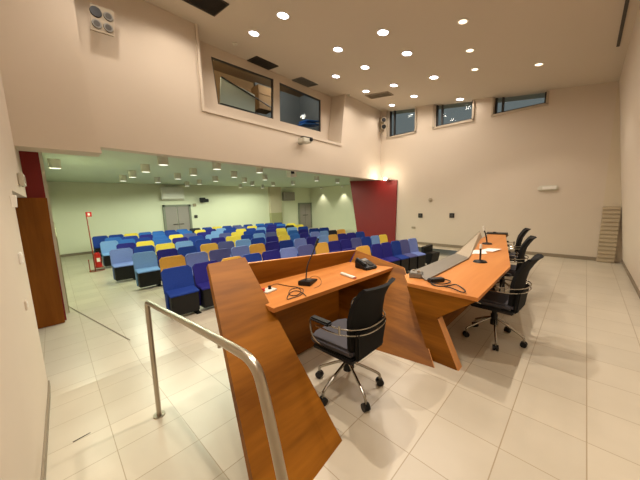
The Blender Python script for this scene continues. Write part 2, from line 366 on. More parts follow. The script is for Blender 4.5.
# doors on the back wall
def back_door(n, pl, pr, top, leaf_m):
    a, b = at(pl, top, x=XB+.02), at(pr, top, x=XB+.02); w = empty('door_%d' % n); struct(w)
    zt = a.z; h = zt-FA; ym = (a.y+b.y)/2; wd = b.y-a.y
    m = MB(); m.box((XB+.05, a.y+.05, FA+h/2), (.1, .1, h)); m.box((XB+.05, b.y-.05, FA+h/2), (.1, .1, h)); m.box((XB+.05, ym, zt-.05), (.1, wd, .1)); m.build('door_frame', 'doorf', w)
    m = MB(); m.box((XB+.03, ym-wd/4+.02, FA+h/2-.05), (.05, wd/2-.07, h-.1)); m.build('door_leaf', leaf_m, w)
    m = MB(); m.box((XB+.03, ym+wd/4-.02, FA+h/2-.05), (.05, wd/2-.07, h-.1)); l = m.build('door_leaf', leaf_m, w)
    m = MB(); m.cyl((XB+.08, ym-.25, FA+1.0), (XB+.08, ym+.25, FA+1.0), .018); m.build('door_handle', 'dgrey', w)
back_door(2, 162, 190, 205, 'doorg'); back_door(3, 298, 311, 203, 'doorg')

# ------------------------------------------------------------------ lights
def spot(name, loc, watts, col, ang=150, rad=.07, blend=.6, parent=None, rot=(0, 0, 0)):
    l = bpy.data.lights.new(name, 'SPOT'); l.energy = watts; l.color = col; l.spot_size = math.radians(ang); l.spot_blend = blend; l.shadow_soft_size = rad
    o = bpy.data.objects.new(name, l); COL.objects.link(o); o.location = loc; o.rotation_euler = rot
    if parent: o.parent = parent
    return o
WARM = (1., .885, .76)
slope = Vector((.143, .03, 1)).normalized(); tilt = Vector((0, 0, 1)).rotation_difference(slope).to_matrix().to_4x4()
def downlight(px, py, label, group, lens, watts, col, r=.095, ang=166):
    d = ray(px, py); n = Vector((.143, .03, 1)); k = 4.94-.143*5.75+.03*9.2
    P = CAM + d*((k-n.dot(CAM))/n.dot(d))
    e = empty('recessed_downlight', P, 0, label, 'ceiling light', group)
    m = MB(); t = bmesh.new()
    ring = []
    for (rr, zz) in ((r+.022, -.001), (r+.02, -.012), (r, -.014), (r-.004, .0)):
        ring.append([t.verts.new((rr*math.cos(a), rr*math.sin(a), zz)) for a in [2*PI*i/24 for i in range(24)]])
    for A_, B_ in zip(ring, ring[1:]):
        for i in range(24): t.faces.new((A_[i], A_[(i+1) % 24], B_[(i+1) % 24], B_[i]))
    bmesh.ops.transform(t, matrix=tilt, verts=t.verts); m._add(t); m.build('trim_ring', 'white', e, True)
    m = MB(); m.cyl(slope*-.010, slope*-.004, r-.002, n=24); m.build('lens', lens, e)
    if watts: spot('downlight_lamp', (0, 0, -.06), watts, col, ang, .035 if ang < 120 else .08, .4, e)
    return e
W0 = 30
for i, p in enumerate([(254, 33), (336, 76), (366, 91), (392, 105)]):
    downlight(*p, 'bright round downlight in the row along the booth windows, %s from the camera end' % ordn(i), 'bright downlights of the hall', 'lamp', W0, WARM)
for i, p in enumerate([(283, 15), (338, 49), (365, 67), (394, 85), (414, 96)]):
    downlight(*p, 'bright round downlight in the second row from the booth windows, %s from the camera end' % ordn(i), 'bright downlights of the hall', 'lamp', W0, WARM)
for i, p in enumerate([(383, 32), (407, 53), (434, 77), (460, 99)]):
    downlight(*p, 'bright round downlight in the third row from the booth windows, %s from the camera end' % ordn(i), 'bright downlights of the hall', 'lamp', W0, WARM)
for i, p in enumerate([(463, 21), (470, 50), (475, 69), (539, 64)]):
    downlight(*p, ['dim warm downlight nearest the camera right of the bright rows', 'middle one of three dim warm downlights in line', 'dim warm downlight farthest of the line of three', 'single dim warm downlight above the rightmost far window'][i], 'dim downlights of the hall', 'lampw', 55, WARM, .065, 100)
for i, y in enumerate((3.35, 2.25, .1)):
    q = proj((-1.9, y, ceil(-1.9, y))); downlight(*q, 'dim warm downlight above the frame, %s' % ['over the near end of the long table', 'over the speaker chair', 'over the ramp head'][i], 'dim downlights of the hall', 'lampw', (190, 210, 200)[i], WARM, .065, 100)
q = proj((-.45, .45, ceil(-.45, .45))); downlight(*q, 'dim warm downlight above the frame, close to the camera', 'dim downlights of the hall', 'lampw', 90, WARM, .065, 110)
# the rows go on above and behind the camera
for i, (x, y) in enumerate([(-4.97, 1.9), (-4.6, .75), (-3.98, 1.9)]):
    q = proj((x, y, ceil(x, y)))
    downlight(*q, 'bright round downlight above the frame, %s' % ['near the bulkhead wall', 'in the corner by the bulkhead', 'second row over the ramp'][i], 'bright downlights of the hall', 'lamp', W0, WARM)
# ceiling vents, detectors
def ceilplane(px, py):
    d = ray(px, py); n = Vector((.143, .03, 1)); k = 4.94-.143*5.75+.03*9.2
    return CAM + d*((k-n.dot(CAM))/n.dot(d))
def vent(px, py, w, l, m, label):
    P = ceilplane(px, py); e = empty('ceiling_vent', P, 0, label, 'vent', 'ceiling vents of the hall')
    f = MB()
    for s in (-1, 1): f.box((s*(w/2), 0, -.008), (.025, l+.025, .02)); f.box((0, s*(l/2), -.008), (w, .025, .02))
    bmesh.ops.transform(f.bm, matrix=tilt, verts=f.bm.verts); f.build('frame', m, e)
    f = MB(); f.box((0, 0, -.002), (w, l, .004)); bmesh.ops.transform(f.bm, matrix=tilt, verts=f.bm.verts); f.build('backing', m, e)
    f = MB(); k = int(w/.05)
    for i in range(1, k): f.box((-w/2+i*w/k, 0, -.012), (.03, l-.02, .004), rot=Matrix.Rotation(.5, 4, 'Y'))
    bmesh.ops.transform(f.bm, matrix=tilt, verts=f.bm.verts); f.build('louvre', m, e)
vent(203, 0, .55, .62, 'dgrey', 'dark square ceiling vent at the top edge, nearest the camera')
vent(263, 63, .42, .62, 'dgrey', 'dark ceiling vent above the left booth window')
vent(305, 82, .42, .62, 'grey', 'dark ceiling vent above the right booth window')
vent(379, 95, .8, .34, 'vent', 'pale grey ceiling vent near the far left corner')
for px, py, lb in ((235, 43, 'small round smoke detector beside the recess of the left booth window'), (349, 95, 'small round detector at the ceiling edge beyond the right booth window')):
    m = MB(); P = ceilplane(px, py); m.cyl(P, P-Vector((0, 0, .03)), .06, .05, 16); m.cyl(P-Vector((0, 0, .03)), P-Vector((0, 0, .055)), .03, .02, 12); tag(m.build('smoke_detector', 'can'), lb, 'detector')
# linear slot diffuser where ceiling meets right wall
P0 = ceilplane(626, 43); P0.x -= .03; e = empty('slot_diffuser', P0, 0, 'long brown slot diffuser running along the ceiling at right', 'vent')
for i, dx in enumerate((-.06, .06)):
    m = MB(); m.slab([(dx-.02, 0, -.008), (dx+.02, 0, -.014), (dx+.02, -6.5, .18), (dx-.02, -6.5, .186)], (0, 0, -.012)); m.build('slot', 'dgrey' if i == 0 else 'vent', e)
m = MB(); m.slab([(-.085, .02, 0), (.085, .02, -.02), (.085, -6.5, .175), (-.085, -6.5, .195)], (0, 0, -.01)); m.build('plate', 'ceil', e)

# seating area ceiling cans
ZA = 2.7
canp = [(-6.65, 1.85), (-8.2, 1.85), (-9.8, 1.85), (-11.3, 1.85), (-6.75, 3.1), (-8.4, 3.12), (-9.8, 3.12), (-11.5, 2.95), (-6.85, 4.42), (-8.4, 4.43), (-10.1, 4.55), (-11.8, 4.6), (-8.8, 5.9), (-10.15, 5.8), (-11.6, 7.05), (-13.4, 8.8), (-13.4, 7.4), (-11.5, 8.2), (-10.5, 8.7), (-13., 4.5), (-8.2, 8.1), (-8.6, 9.9), (-8.4, .17)]
canp.sort(key=lambda p: (-round(p[0]/1.5), p[1]))
can0 = None; rowc = {}
rows_ = {}
for x, y in canp: rows_.setdefault(-round(x/1.5), []).append((x, y))
AW = (.90, 1., .76)
for ri, (k, lst) in enumerate(sorted(rows_.items())):
    for j, (x, y) in enumerate(lst):
        lb = 'white cylindrical ceiling spotlight over the seats, %s from left in %s line from the front' % (ordn(j), ordn(ri))
        if can0 is None:
            can0 = empty('surface_spotlight', (x, y, ZA), 0, lb, 'ceiling light', 'cylinder lights over the seats')
            m = MB(); m.cyl((0, 0, 0), (0, 0, -.19), .105, n=20); m.build('housing', 'can', can0, True)
            m = MB(); m.cyl((0, 0, -.19), (0, 0, -.197), .09, n=20); m.build('lens', 'lampa', can0)
            m = MB(); t = bmesh.new(); 
            m.cyl((0, 0, -.18), (0, 0, -.193), .11, n=20); m.build('rim', 'canb', can0, True)
            e = can0
        else: e = copy_thing(can0, (x, y, ZA), 0, lb)
        if (ri+j) % 1 == 0: spot('can_lamp', (x, y, ZA-.25), 50, AW, 176, .1, .25)
# wall washers on the far side wall of the seating area
for px, py, lb in ((321, 187, 'small white wall washer lamp left of the two on the side wall'), (342, 185, 'small white wall washer lamp beside the red wall')):
    P = at(px, py, y=YS-.2); P.z = ZA
    e = empty('wall_washer', P, 0, lb, 'ceiling light', 'wall washers of the seating area')
    m = MB(); m.cyl((0, 0, 0), (0, 0, -.12), .08, n=16); m.build('housing', 'can', e, True)
    m = MB(); m.cyl((0, 0, -.12), (0, 0, -.125), .065, n=16); m.build('lens', 'lampa', e)
    spot('washer_lamp', (0, -.02, -.2), 60, (1, .95, .75), 95, .04, .5, e, (-.25, 0, 0))
# accent spotlight on top of the red wall
P = at(385, 179, y=YF-.35)
e = empty('accent_spotlight', P, 0, 'glaring small spotlight on top of the red wall', 'spotlight')
m = MB(); m.cyl((0, .06, -.02), (0, .1, .0), .06, .05, 16); m.build('housing', 'dgrey', e, True)
m = MB(); m.sph((0, 0, 0), .055, n=16); m.build('bulb', 'lampx', e, True)
m = MB(); m.tube([(0, .1, 0), (0, .3, -.02), (0, .3, -.1)], .012); m.build('bracket', 'dgrey', e)
l = bpy.data.lights.new('accent_lamp', 'POINT'); l.energy = 15; l.color = (1, .86, .66); l.shadow_soft_size = .06
lo = bpy.data.objects.new('accent_lamp', l); COL.objects.link(lo); lo.location = (0, -.12, .03); lo.parent = e
# dim lamp inside the booth
l = bpy.data.lights.new('booth_lamp', 'POINT'); l.energy = 38; l.color = (1, .85, .62); l.shadow_soft_size = .1
lo = bpy.data.objects.new('booth_lamp', l); COL.objects.link(lo); lo.location = (-7.0, 3.4, 5.3)
l = bpy.data.lights.new('booth_lamp', 'POINT'); l.energy = 50; l.color = (1, .98, .94); l.shadow_soft_size = .1
lo = bpy.data.objects.new('booth_lamp', l); COL.objects.link(lo); lo.location = (-6.7, 5.6, 5.3)

# ------------------------------------------------------------------ auditorium seats
def seat_proto(ck, label):
    e = empty('auditorium_seat', (0, 0, 0), 0, label, 'seat', 'blue and yellow tip-up seats in rows')
    m = MB(); t = bmesh.new(); g = []
    NX_, NZ = 8, 8; H0, H1, WD = .42, .84, .50
    def pt(u, v, back):
        z = H0+(H1-H0)*v; x = .10-.10*v+.02*(1-abs(2*u-1)**2)*-1; w = WD/2
        if v > .86: w = WD/2-.05*(1-math.sqrt(max(0, 1-((v-.86)/.14)**2)))
        if back: x -= .055-.02*v
        return (x, (2*u-1)*w, z)
    F = [[t.verts.new(pt(i/NX_, j/NZ, 0)) for i in range(NX_+1)] for j in range(NZ+1)]
    Bk = [[t.verts.new(pt(i/NX_, j/NZ, 1)) for i in range(NX_+1)] for j in range(NZ+1)]
    for j in range(NZ):
        for i in range(NX_):
            t.faces.new((F[j][i], F[j][i+1], F[j+1][i+1], F[j+1][i])); t.faces.new((Bk[j][i], Bk[j+1][i], Bk[j+1][i+1], Bk[j][i+1]))
        t.faces.new((F[j][0], F[j+1][0], Bk[j+1][0], Bk[j][0])); t.faces.new((F[j][-1], Bk[j][-1], Bk[j+1][-1], F[j+1][-1]))
    for i in range(NX_):
        t.faces.new((F[-1][i], F[-1][i+1], Bk[-1][i+1], Bk[-1][i])); t.faces.new((F[0][i], Bk[0][i], Bk[0][i+1], F[0][i+1]))
    m._add(t); m.build('backrest', 'seat'+ck, e, True)
    m = MB(); m.slab([(.07, -.24, .475), (.31, -.24, .44), (.335, -.24, .425), (.335, -.24, .405), (.07, -.24, .44)], (0, .48, 0), bev=.008)
    m.slab([(.05, -.247, .45), (.20, -.247, .43), (.18, -.247, .08), (.08, -.247, .08)], (0, .02, 0)); m.slab([(.05, .227, .45), (.20, .227, .43), (.18, .227, .08), (.08, .227, .08)], (0, .02, 0))
    m.build('cushion', 'seat'+ck, e, True)
    m = MB(); m.slab([(.08, -.225, .435), (.33, -.225, .41), (.32, -.225, .06), (.11, -.225, .05)], (0, .45, 0), bev=.012); m.build('seat_base', 'black', e)
    m = MB(); m.box((.20, .20, .05), (.10, .07, .10), bev=.01); m.box((.22, .20, .01), (.24, .09, .02), bev=.006); m.build('pedestal', 'black', e)
    return e
def rowx(k, y): return -3.9-1.2*k+(max(0, y-2.5)**2)/38
def solve(k, px):
    lo, hi = .2, 13.
    for _ in range(40):
        y = (lo+hi)/2
        if proj((rowx(k, y), y, FA+.82))[0] < px: lo = y
        else: hi = y
    return (lo+hi)/2
ROWS = ["321D 335I 349I 363O 376.5I 386I 395.5D 404S 412.5P",
 "176.5D 206I 232O 252D 271I 288P 306S 321.5O 334I 345.5I 356S 366D 375L 383Y",
 "172O 196.5P 219S 240P 257O 272I 286D 300P 312I 323L 333O 342I 351I 360D",
 "144L 167I 187D 209O 226S 243L 258D 272I 284Y 295B 304I 315P 324L 332.5K 341O",
 "121P 144D 165Y 184L 203D 218I 233Y 247D 259L 271S 282Y 293B 303I 314D 324D",
 "126I 145Y 163B 180I 196D 212L 225S 237Y 249D 260D 271I 281Y 292L 303D",
 "109L 127B 143D 160B 176Y 190S 203I 217L 229D 241Y 251D 261L 271I 281D 290K 299Y",
 "113B 130D 146I 159B 173D 186B 200Y 211I 221L 231D 241S 252Y 262D 272I 281B 291Y",
 "100D 116D 131Y 145B 158B 170D 182B 195K 207D 217Y 227D 237S 248D 260B 269D 278D"]
rown = ['front', 'second', 'third', 'fourth', 'fifth', 'sixth', 'seventh', 'eighth', 'last']
protos = {}
for k, row in enumerate(ROWS):
    for j, tok in enumerate(row.split()):
        px, c = float(tok[:-1]), tok[-1]
        y = solve(k, px)
        x = rowx(k, y)
        yy_ = [solve(k, float(t_[:-1])) for t_ in row.split()]
        gap = min([math.hypot(yy_[q]-y, rowx(k, yy_[q])-x) for q in (j-1, j+1) if 0 <= q < len(yy_)]); sy_ = min(1, gap/.515)
        rz = -math.atan(max(0, y-2.5)/19)
        lb = '%s tip-up seat, %s from left in the %s row' % (SEATC[c][0], ordn(j), rown[k])
        if c not in protos:
            protos[c] = seat_proto(c, lb); protos[c].location = (x, y, FA); protos[c].rotation_euler = (0, 0, rz); so = protos[c]
        else: so = copy_thing(protos[c], (x, y, FA), rz, lb)
        so.scale = (1, sy_, 1)
# black end unit with a folded writing tablet at the right end of the front row
y = solve(0, 426); x = rowx(0, y)
e = empty('row_end_table', (x, y-.02, FA), -.25, 'black end unit with folded writing tablet closing the front seat row', 'seat end')
m = MB(); m.slab([(-.02, -.16, .42), (.36, -.16, .42), (.30, -.16, .10), (.1, -.16, .10)], (0, .34, 0), bev=.01); m.build('side_unit', 'black', e)
m = MB(); m.slab([(-.02, -.16, .56), (-.02, .22, .60), (-.02, .22, .40), (-.02, -.16, .36)], (.10, 0, 0)); m.build('writing_tablet', 'black', e)
m = MB(); m.box((.16, 0, .05), (.1, .12, .1)); m.box((.18, 0, .01), (.26, .2, .02)); m.build('pedestal', 'black', e)

# ------------------------------------------------------------------ presenter desk (folded timber planes)
root = empty('presenter_desk', (-1.8, 1.8, 0), 0, 'folded timber speaker desk with leaning side panels nearest the camera', 'desk')
O = root.location.copy()
def L(*ps): return [Vector(p)-O for p in ps]
S1, S2 = Vector((-.95, .53, .0)), Vector((-1.04, 1.2, .0))
S3 = on_plane(245, 257, (-2.25, 1.24, 1.09), Vector((0, 0, 1))); S4 = on_plane(208, 264, (-2.25, 1.24, 1.07), Vector((0, 0, 1)))
nrm = (S2-S1).cross(S3-S2).normalized(); nrm = nrm if nrm.x > 0 else -nrm
S4 = on_plane(208, 264, S2, nrm)
m = MB(); m.slab(L(S1, S2, S3, S4), -nrm*.05); o = m.build('side_panel', 'wood', root); o['label'] = 'wide leaning end panel nearest the camera'
Q1 = at(434, 368, z=0); Q2 = at(383, 352, z=0); Q3 = at(404, 268, z=.74)
n2 = (Q2-Q1).cross(Q3-Q1).normalized(); n2 = n2 if n2.y < 0 else -n2
Q4 = on_plane(356, 250.5, Q1, n2)
Q5 = Q1+(Q2-Q1)*2.6
m = MB(); m.slab(L(Q1, Q3, Q4, Q5), -n2*.045); o = m.build('side_panel', 'woodx', root); o['label'] = 'flared end panel beside the long table'
# desktop
T1, T2 = Vector((-1.775, 1.205, .735)), on_plane(390, 268.5, Q1+n2*.002, n2)
T2 = Vector((T1.x, T2.y, .735)); T2 = at(390, 268.5, z=.735)
XBk = -2.48
def ypl(x, z): # y of right panel's inner face
    return Q1.y - (n2.x*(x-Q1.x)+n2.z*(z-Q1.z))/n2.y
T3 = Vector((XBk, ypl(XBk, .735)-.002, .735)); T4 = Vector((XBk, 1.22, .735)); T2 = Vector((T2.x, ypl(T2.x, .735)-.002, .735))
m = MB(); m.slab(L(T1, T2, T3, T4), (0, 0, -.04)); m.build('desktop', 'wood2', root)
# back panel rising above the top
U1 = at(246, 263, x=XBk)
B1 = Vector((XBk, 1.2, U1.z)); B2 = Vector((Q4.x, Q4.y, Q4.z))
BB2 = Vector((XBk+.1, ypl(XBk+.1, .02), .0)); BB1 = Vector((XBk+.1, 1.2, 0))
m = MB(); m.slab(L(B1, B2, BB2, BB1), (-.035, 0, 0)); m.build('back_panel', 'wood', root)
m = MB(); m.box(Vector((-2.05, 1.75, .355))-O, (.035, 1.15, .69)); m.build('modesty_panel', 'wood', root)
m = MB(); m.slab(L(B1, B2, B2+Vector((-.035, 0, 0)), B1+Vector((-.035, 0, 0))), (0, 0, .007)); m.slab(L(Q4, Q3, Q3-n2*.045, Q4-n2*.045), (0, 0, .008)); m.slab(L(Q3, Q1+Vector((0, 0, .002)), Q1-n2*.045+Vector((0, 0, .002)), Q3-n2*.045), (.006, 0, .003)); o = m.build('edging', 'woode', root)
DESK = .735
# ------------------------------------------------------------------ long table
root2 = empty('panel_table', (-1.1, 4.5, 0), 0, 'long bent timber panel table with grey front screen', 'table')
O2 = root2.location.copy()
def L2(*ps): return [Vector(p)-O2 for p in ps]
ZT = .75
A1 = at(478, 298, z=ZT); A2 = at(510.5, 266, z=ZT); A3 = at(505.5, 233.5, z=ZT); A4 = at(493, 231.5, z=ZT)
B0 = Vector((-1.36, 4.35, ZT)); N0 = Vector((-1.40, 2.75, ZT)); N1 = at(403, 284, z=ZT)
N1 = Vector((-1.24, 2.50, ZT))
poly = [A1, A2, A3, A4, B0, N0, N1]
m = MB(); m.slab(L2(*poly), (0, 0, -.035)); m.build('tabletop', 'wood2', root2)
yE = A1.y+.015
m = MB(); m.slab(L2((-1.245, yE, ZT-.036), (A1.x-.01, yE, ZT-.036), (-.93, yE, .46), (-.73, yE, 0), (-.985, yE, 0)), (0, .10, 0)); o = m.build('end_panel', 'woodx', root2)
m = MB(); m.slab(L2((-1.12, 2.80, 0), (-1.12, 4.3, 0), (-1.5, 7.6, 0), (-1.5, 7.6, ZT-.036), (-1.12, 4.3, ZT-.036), (-1.12, 2.80, ZT-.036)), (-.035, 0, 0)); m.build('modesty_panel', 'wood', root2)
m = MB(); m.slab(L2((-.929, yE+.004, .45), (-.729, yE+.004, 0), (-.729, yE+.096, 0), (-.929, yE+.096, .45)), (.012, 0, 0)); o = m.build('leg_edging', 'woode', root2)
for yy, xo in ((7.45, -1.62),):
    m = MB(); m.slab(L2((xo, yy, ZT-.036), (xo+.4, yy, ZT-.036), (xo+.2, yy, .46), (xo+.32, yy, 0), (xo-.0, yy, 0)), (0, .1, 0)); m.build('end_panel', 'woodx', root2)
# front screen: a nearly flat grey leaf, then a raised pale leaf
G = [at(426, 281, z=ZT+.006), at(469, 258.7, z=ZT+.006), at(456, 254, z=ZT+.03), at(414, 271.5, z=ZT+.03)]
m = MB(); m.slab(L2(*G), (0, 0, .012)); o = m.build('front_screen', 'screen', root2); o['label'] = 'flat grey screen leaf'
G = [at(469, 258.5, z=ZT+.008), at(482, 237, y=6.6), at(480, 231.5, y=6.7), at(456, 254, z=ZT+.03)]
m = MB(); m.slab(L2(*G), (-.006, 0, .012)); o = m.build('front_screen', 'screen2', root2); o['label'] = 'raised pale screen leaf'

# ------------------------------------------------------------------ office chairs
def chair_proto(label):
    e = empty('office_chair', (0, 0, 0), 0, label, 'office chair', 'black office chairs on chrome star bases')   # faces +x
    m = MB(); m.slab([(-.21, -.21, .44), (.20, -.235, .44), (.25, -.15, .435), (.25, .15, .435), (.20, .235, .44), (-.21, .21, .44)], (0, 0, .065), bev=.02); m.build('seat', 'greyf', e, True)
    m = MB(); m.slab([(-.22, -.22, .40), (.18, -.23, .40), (.18, .23, .40), (-.22, .22, .40)], (0, 0, .04), bev=.01); m.build('seat_pan', 'black', e)
    # backrest: one curved shell, narrowing towards the top and rolling back at the head
    t = bmesh.new(); prof = [(-.165, .42, .17), (-.185, .52, .20), (-.195, .64, .215), (-.20, .74, .22), (-.222, .84, .212), (-.262, .92, .205), (-.295, .972, .20), (-.325, 1.0, .195)]
    N = 8; F = []; K = []
    for (x, z, hw) in prof:
        F.append([t.verts.new((x-.045*(1-(2*i/N-1)**2)+.02, hw*(2*i/N-1), z)) for i in range(N+1)])
        K.append([t.verts.new((x-.045*(1-(2*i/N-1)**2)-.012, hw*(2*i/N-1)*1.0, z-.004)) for i in range(N+1)])
    R_ = len(prof)
    for j in range(R_-1):
        for i in range(N):
            t.faces.new((F[j][i], F[j][i+1], F[j+1][i+1], F[j+1][i])); t.faces.new((K[j][i], K[j+1][i], K[j+1][i+1], K[j][i+1]))
        t.faces.new((F[j][0], F[j+1][0], K[j+1][0], K[j][0])); t.faces.new((F[j][N], K[j][N], K[j+1][N], F[j+1][N]))
    for i in range(N):
        t.faces.new((F[0][i], K[0][i], K[0][i+1], F[0][i+1])); t.faces.new((F[-1][i], F[-1][i+1], K[-1][i+1], K[-1][i]))
    m = MB(); m._add(t); m.build('backrest', 'mesh', e, True)
    m = MB(); m.slab([(-.225, -.20, .66), (-.225, .20, .66), (-.20, .17, .41), (-.20, -.17, .41)], (-.04, 0, 0), bev=.012); m.build('back_cover', 'blackf', e)
    # two chrome tubes that ring the back and carry the armrests
    def ring(z, r): 
        return [(.10, -.27, z), (-.05, -.275, z), (-.18, -.26, z), (-.285, -.15, z), (-.305, 0, z), (-.285, .15, z), (-.18, .26, z), (-.05, .275, z), (.10, .27, z)]
    m = MB(); m.tube(ring(.685, .0), .006, 8, 2); m.tube(ring(.64, .0), .006, 8, 2)
    for s in (-1, 1): m.tube([(.09, s*.27, .70), (.17, s*.272, .68), (.15, s*.265, .50), (.05, s*.18, .425)], .009, 8, 2); m.tube([(-.15, s*.268, .71), (-.15, s*.268, .645)], .009, 8)
    m.build('arm_frame', 'chrome', e, True)
    for s in (-1, 1):
        m = MB(); m.box((.03, s*.275, .70), (.20, .065, .03), bev=.012); m.build('armrest', 'black', e, True)
    m = MB(); m.cyl((0, 0, .24), (0, 0, .40), .026, n=14); m.cyl((0, 0, .17), (0, 0, .29), .036, n=14); m.box((0, 0, .385), (.22, .16, .04), bev=.01); m.build('gas_lift', 'black', e, True)
    for i in range(5):
        a = 2*PI*i/5+.24; c, s = math.cos(a), math.sin(a); R1 = .285
        m = MB(); m.tube([(0.02*c, .02*s, .25), (.12*c, .12*s, .20), (.25*c, .25*s, .125), (R1*c, R1*s, .10), (R1*c, R1*s, .06)], .012, 8, 2); m.build('base_leg', 'chrome', e, True)
        m = MB(); ax = Vector((-s, c, 0)); p = Vector((R1*c, R1*s, .031))
        for q in (-1, 1): m.cyl(p+ax*.006*q, p+ax*.026*q, .031, n=16)
        m.cyl(p-ax*.008, p+ax*.008, .018, n=10); m.build('caster', 'black', e, True)
    return e
ch = chair_proto('black office chair with chrome arms alone behind the speaker desk')
ch.location = (-1.34, 1.63, 0); ch.rotation_euler = (0, 0, math.radians(180))
c2 = copy_thing(ch, (-.635, 3.40, 0), math.radians(176), 'black office chair nearest the camera at the long panel table')
copy_thing(ch, (-.85, 4.98, 0), math.radians(186), 'middle black office chair of three along the long panel table')
copy_thing(ch, (-1.06, 6.2, 0), math.radians(190), 'farthest black office chair along the long panel table')

for o in c2.children:
    if o.name.startswith(('base_leg', 'caster')): o.rotation_euler = (0, 0, math.radians(25))
# ------------------------------------------------------------------ handrail
hp = [at(158, 398, y=.44)]; hp[0] = Vector((-2.44, .44, rampz(-2.44)))
pts = [hp[0], Vector((-2.38, .44, .80)), Vector((-2.37, .44, .865)), Vector((-2.30, .44, .875)), Vector((-.90, .44, 1.05)), Vector((-.78, .44, 1.045)), Vector((-.735, .44, .97)), Vector((-.60, .44, .5)), Vector((-.47, .44, 0))]
e = empty('handrail', hp[0], 0, 'brushed steel handrail standing on the ramp before the desk', 'handrail')
m = MB(); m.tube([p-hp[0] for p in pts], .0185, 12, 2); m.build('rail', 'steel', e, True)
m = MB(); m.cyl((0, 0, -.005), (0, 0, .012), .045, n=20); m.build('foot_plate', 'steel', e); m = MB(); q = pts[-1]-hp[0]; m.cyl(q+Vector((0, 0, -.002)), q+Vector((0, 0, .012)), .045, n=20); m.build('foot_plate', 'steel', e)
m = MB(); q = Vector((-1.07, .44, 1.027))-hp[0]; m.cyl(q+Vector((0, 0, -.015)), q+Vector((0, 0, -.034)), .009, n=10); m.build('stud', 'steel', e)

# ------------------------------------------------------------------ things on the desks
def cable(name, pts, label, r=.004, m_='black', sm=2):
    m = MB(); m.tube(pts, r, 6, sm); return tag(m.build(name, m_, None, True), label, 'cable')
# gooseneck microphone on the speaker desk
p = at(308, 283, z=DESK); e = empty('gooseneck_microphone', p, math.radians(115), 'black gooseneck microphone standing on the speaker desk', 'microphone')
m = MB(); m.slab([(-.11, -.07, 0), (.11, -.07, 0), (.11, -.07, .022), (-.11, -.07, .05)], (0, .14, 0), bev=.006); m.build('base', 'black', e)
m = MB(); m.box((.02, 0, .036), (.05, .04, .004), rot=Matrix.Rotation(.13, 4, 'Y')); m.build('button', 'grey', e)
T = [at(305, 277, x=p.x-.02), at(307, 265, x=p.x-.02), at(313, 253, x=p.x-.02), at(315.5, 246, x=p.x-.02)]
ri = Matrix.Rotation(-math.radians(115), 3, 'Z')
T = [ri @ (q-p) for q in T]; T[0] = Vector((-.06, 0, .03))
m = MB(); m.tube(T, .007, 8, 2); m.build('gooseneck', 'black', e, True)
m = MB(); d = (T[-1]-T[-2]).normalized(); m.cyl(T[-1], T[-1]+d*.09, .012, .014, 12); m.build('capsule', 'black', e, True)
# socket box with plugs, coiled cable
p = at(268.5, 291, z=DESK); e = empty('table_socket', p, .2, 'white socket plate at the left end of the speaker desk', 'socket')
m = MB(); m.box((0, 0, .008), (.11, .14, .016), bev=.004); m.build('plate', 'white', e)
m = MB(); m.cyl((0, .02, .016), (0, .02, .05), .018, .014, 12); m.build('plug', 'black', e); m = MB(); m.cyl((-.01, -.06, .016), (-.01, -.06, .045), .02, .016, 12); m.build('plug', 'redplug', e)
pts = [at(268, 287, z=DESK+.04)]
for (x, y) in ((276, 283.5), (283, 285), (291, 286.5), (298, 287), (302, 291), (297, 296), (288, 295), (290, 289), (299, 287.5), (304, 289), (302, 295), (292, 298), (286, 300), (289, 293), (296, 290), (303, 293), (306, 296)):
    pts.append(at(x, y, z=DESK+.006))
cable('coiled_cable', pts, 'thin black cable coiled on the speaker desk left of the microphone', .004)
cable('microphone_cable', [at(*q, z=DESK+.005) for q in ((314, 288), (320, 286), (322, 281), (318, 276), (312, 276), (309, 279))], 'thin cable looping beside the gooseneck microphone base', .002)
# white remote
p = at(348, 276.5, z=DESK); a = at(341, 274, z=DESK); b = at(355, 279, z=DESK); ang = math.atan2((b-a).y, (b-a).x)
e = empty('remote_control', p, ang, 'white remote control lying on the speaker desk beside the telephone', 'remote')
m = MB(); m.box((0, 0, .012), ((b-a).length, .045, .022), bev=.006); m.build('body', 'white', e, True)
m = MB(); m.box(((b-a).length/2-.012, 0, .012), (.025, .043, .020), bev=.005); m.build('emitter', 'redplug', e)
# telephone
p = at(366, 268, z=DESK); e = empty('desk_telephone', p, math.radians(-10), 'black desk telephone at the right end of the speaker desk', 'telephone')
m = MB(); m.slab([(-.11, -.10, 0), (.11, -.10, 0), (.11, -.10, .03), (-.11, -.10, .11)], (0, .20, 0), bev=.01); m.build('body', 'black', e)
m = MB(); m.box((-.02, -.065, .09), (.19, .05, .03), rot=Matrix.Rotation(.35, 4, 'Y'), bev=.012); m.build('handset', 'black', e, True)
m = MB(); m.box((-.06, .035, .095), (.05, .09, .006), rot=Matrix.Rotation(.35, 4, 'Y')); m.build('display', 'grey', e)
m = MB()
for i in range(4):
    for j in range(3): m.box((.0+i*.022, .01+j*.026, .077-i*.008), (.014, .018, .006), rot=Matrix.Rotation(.35, 4, 'Y'))
m.build('keypad', 'dgrey', e)
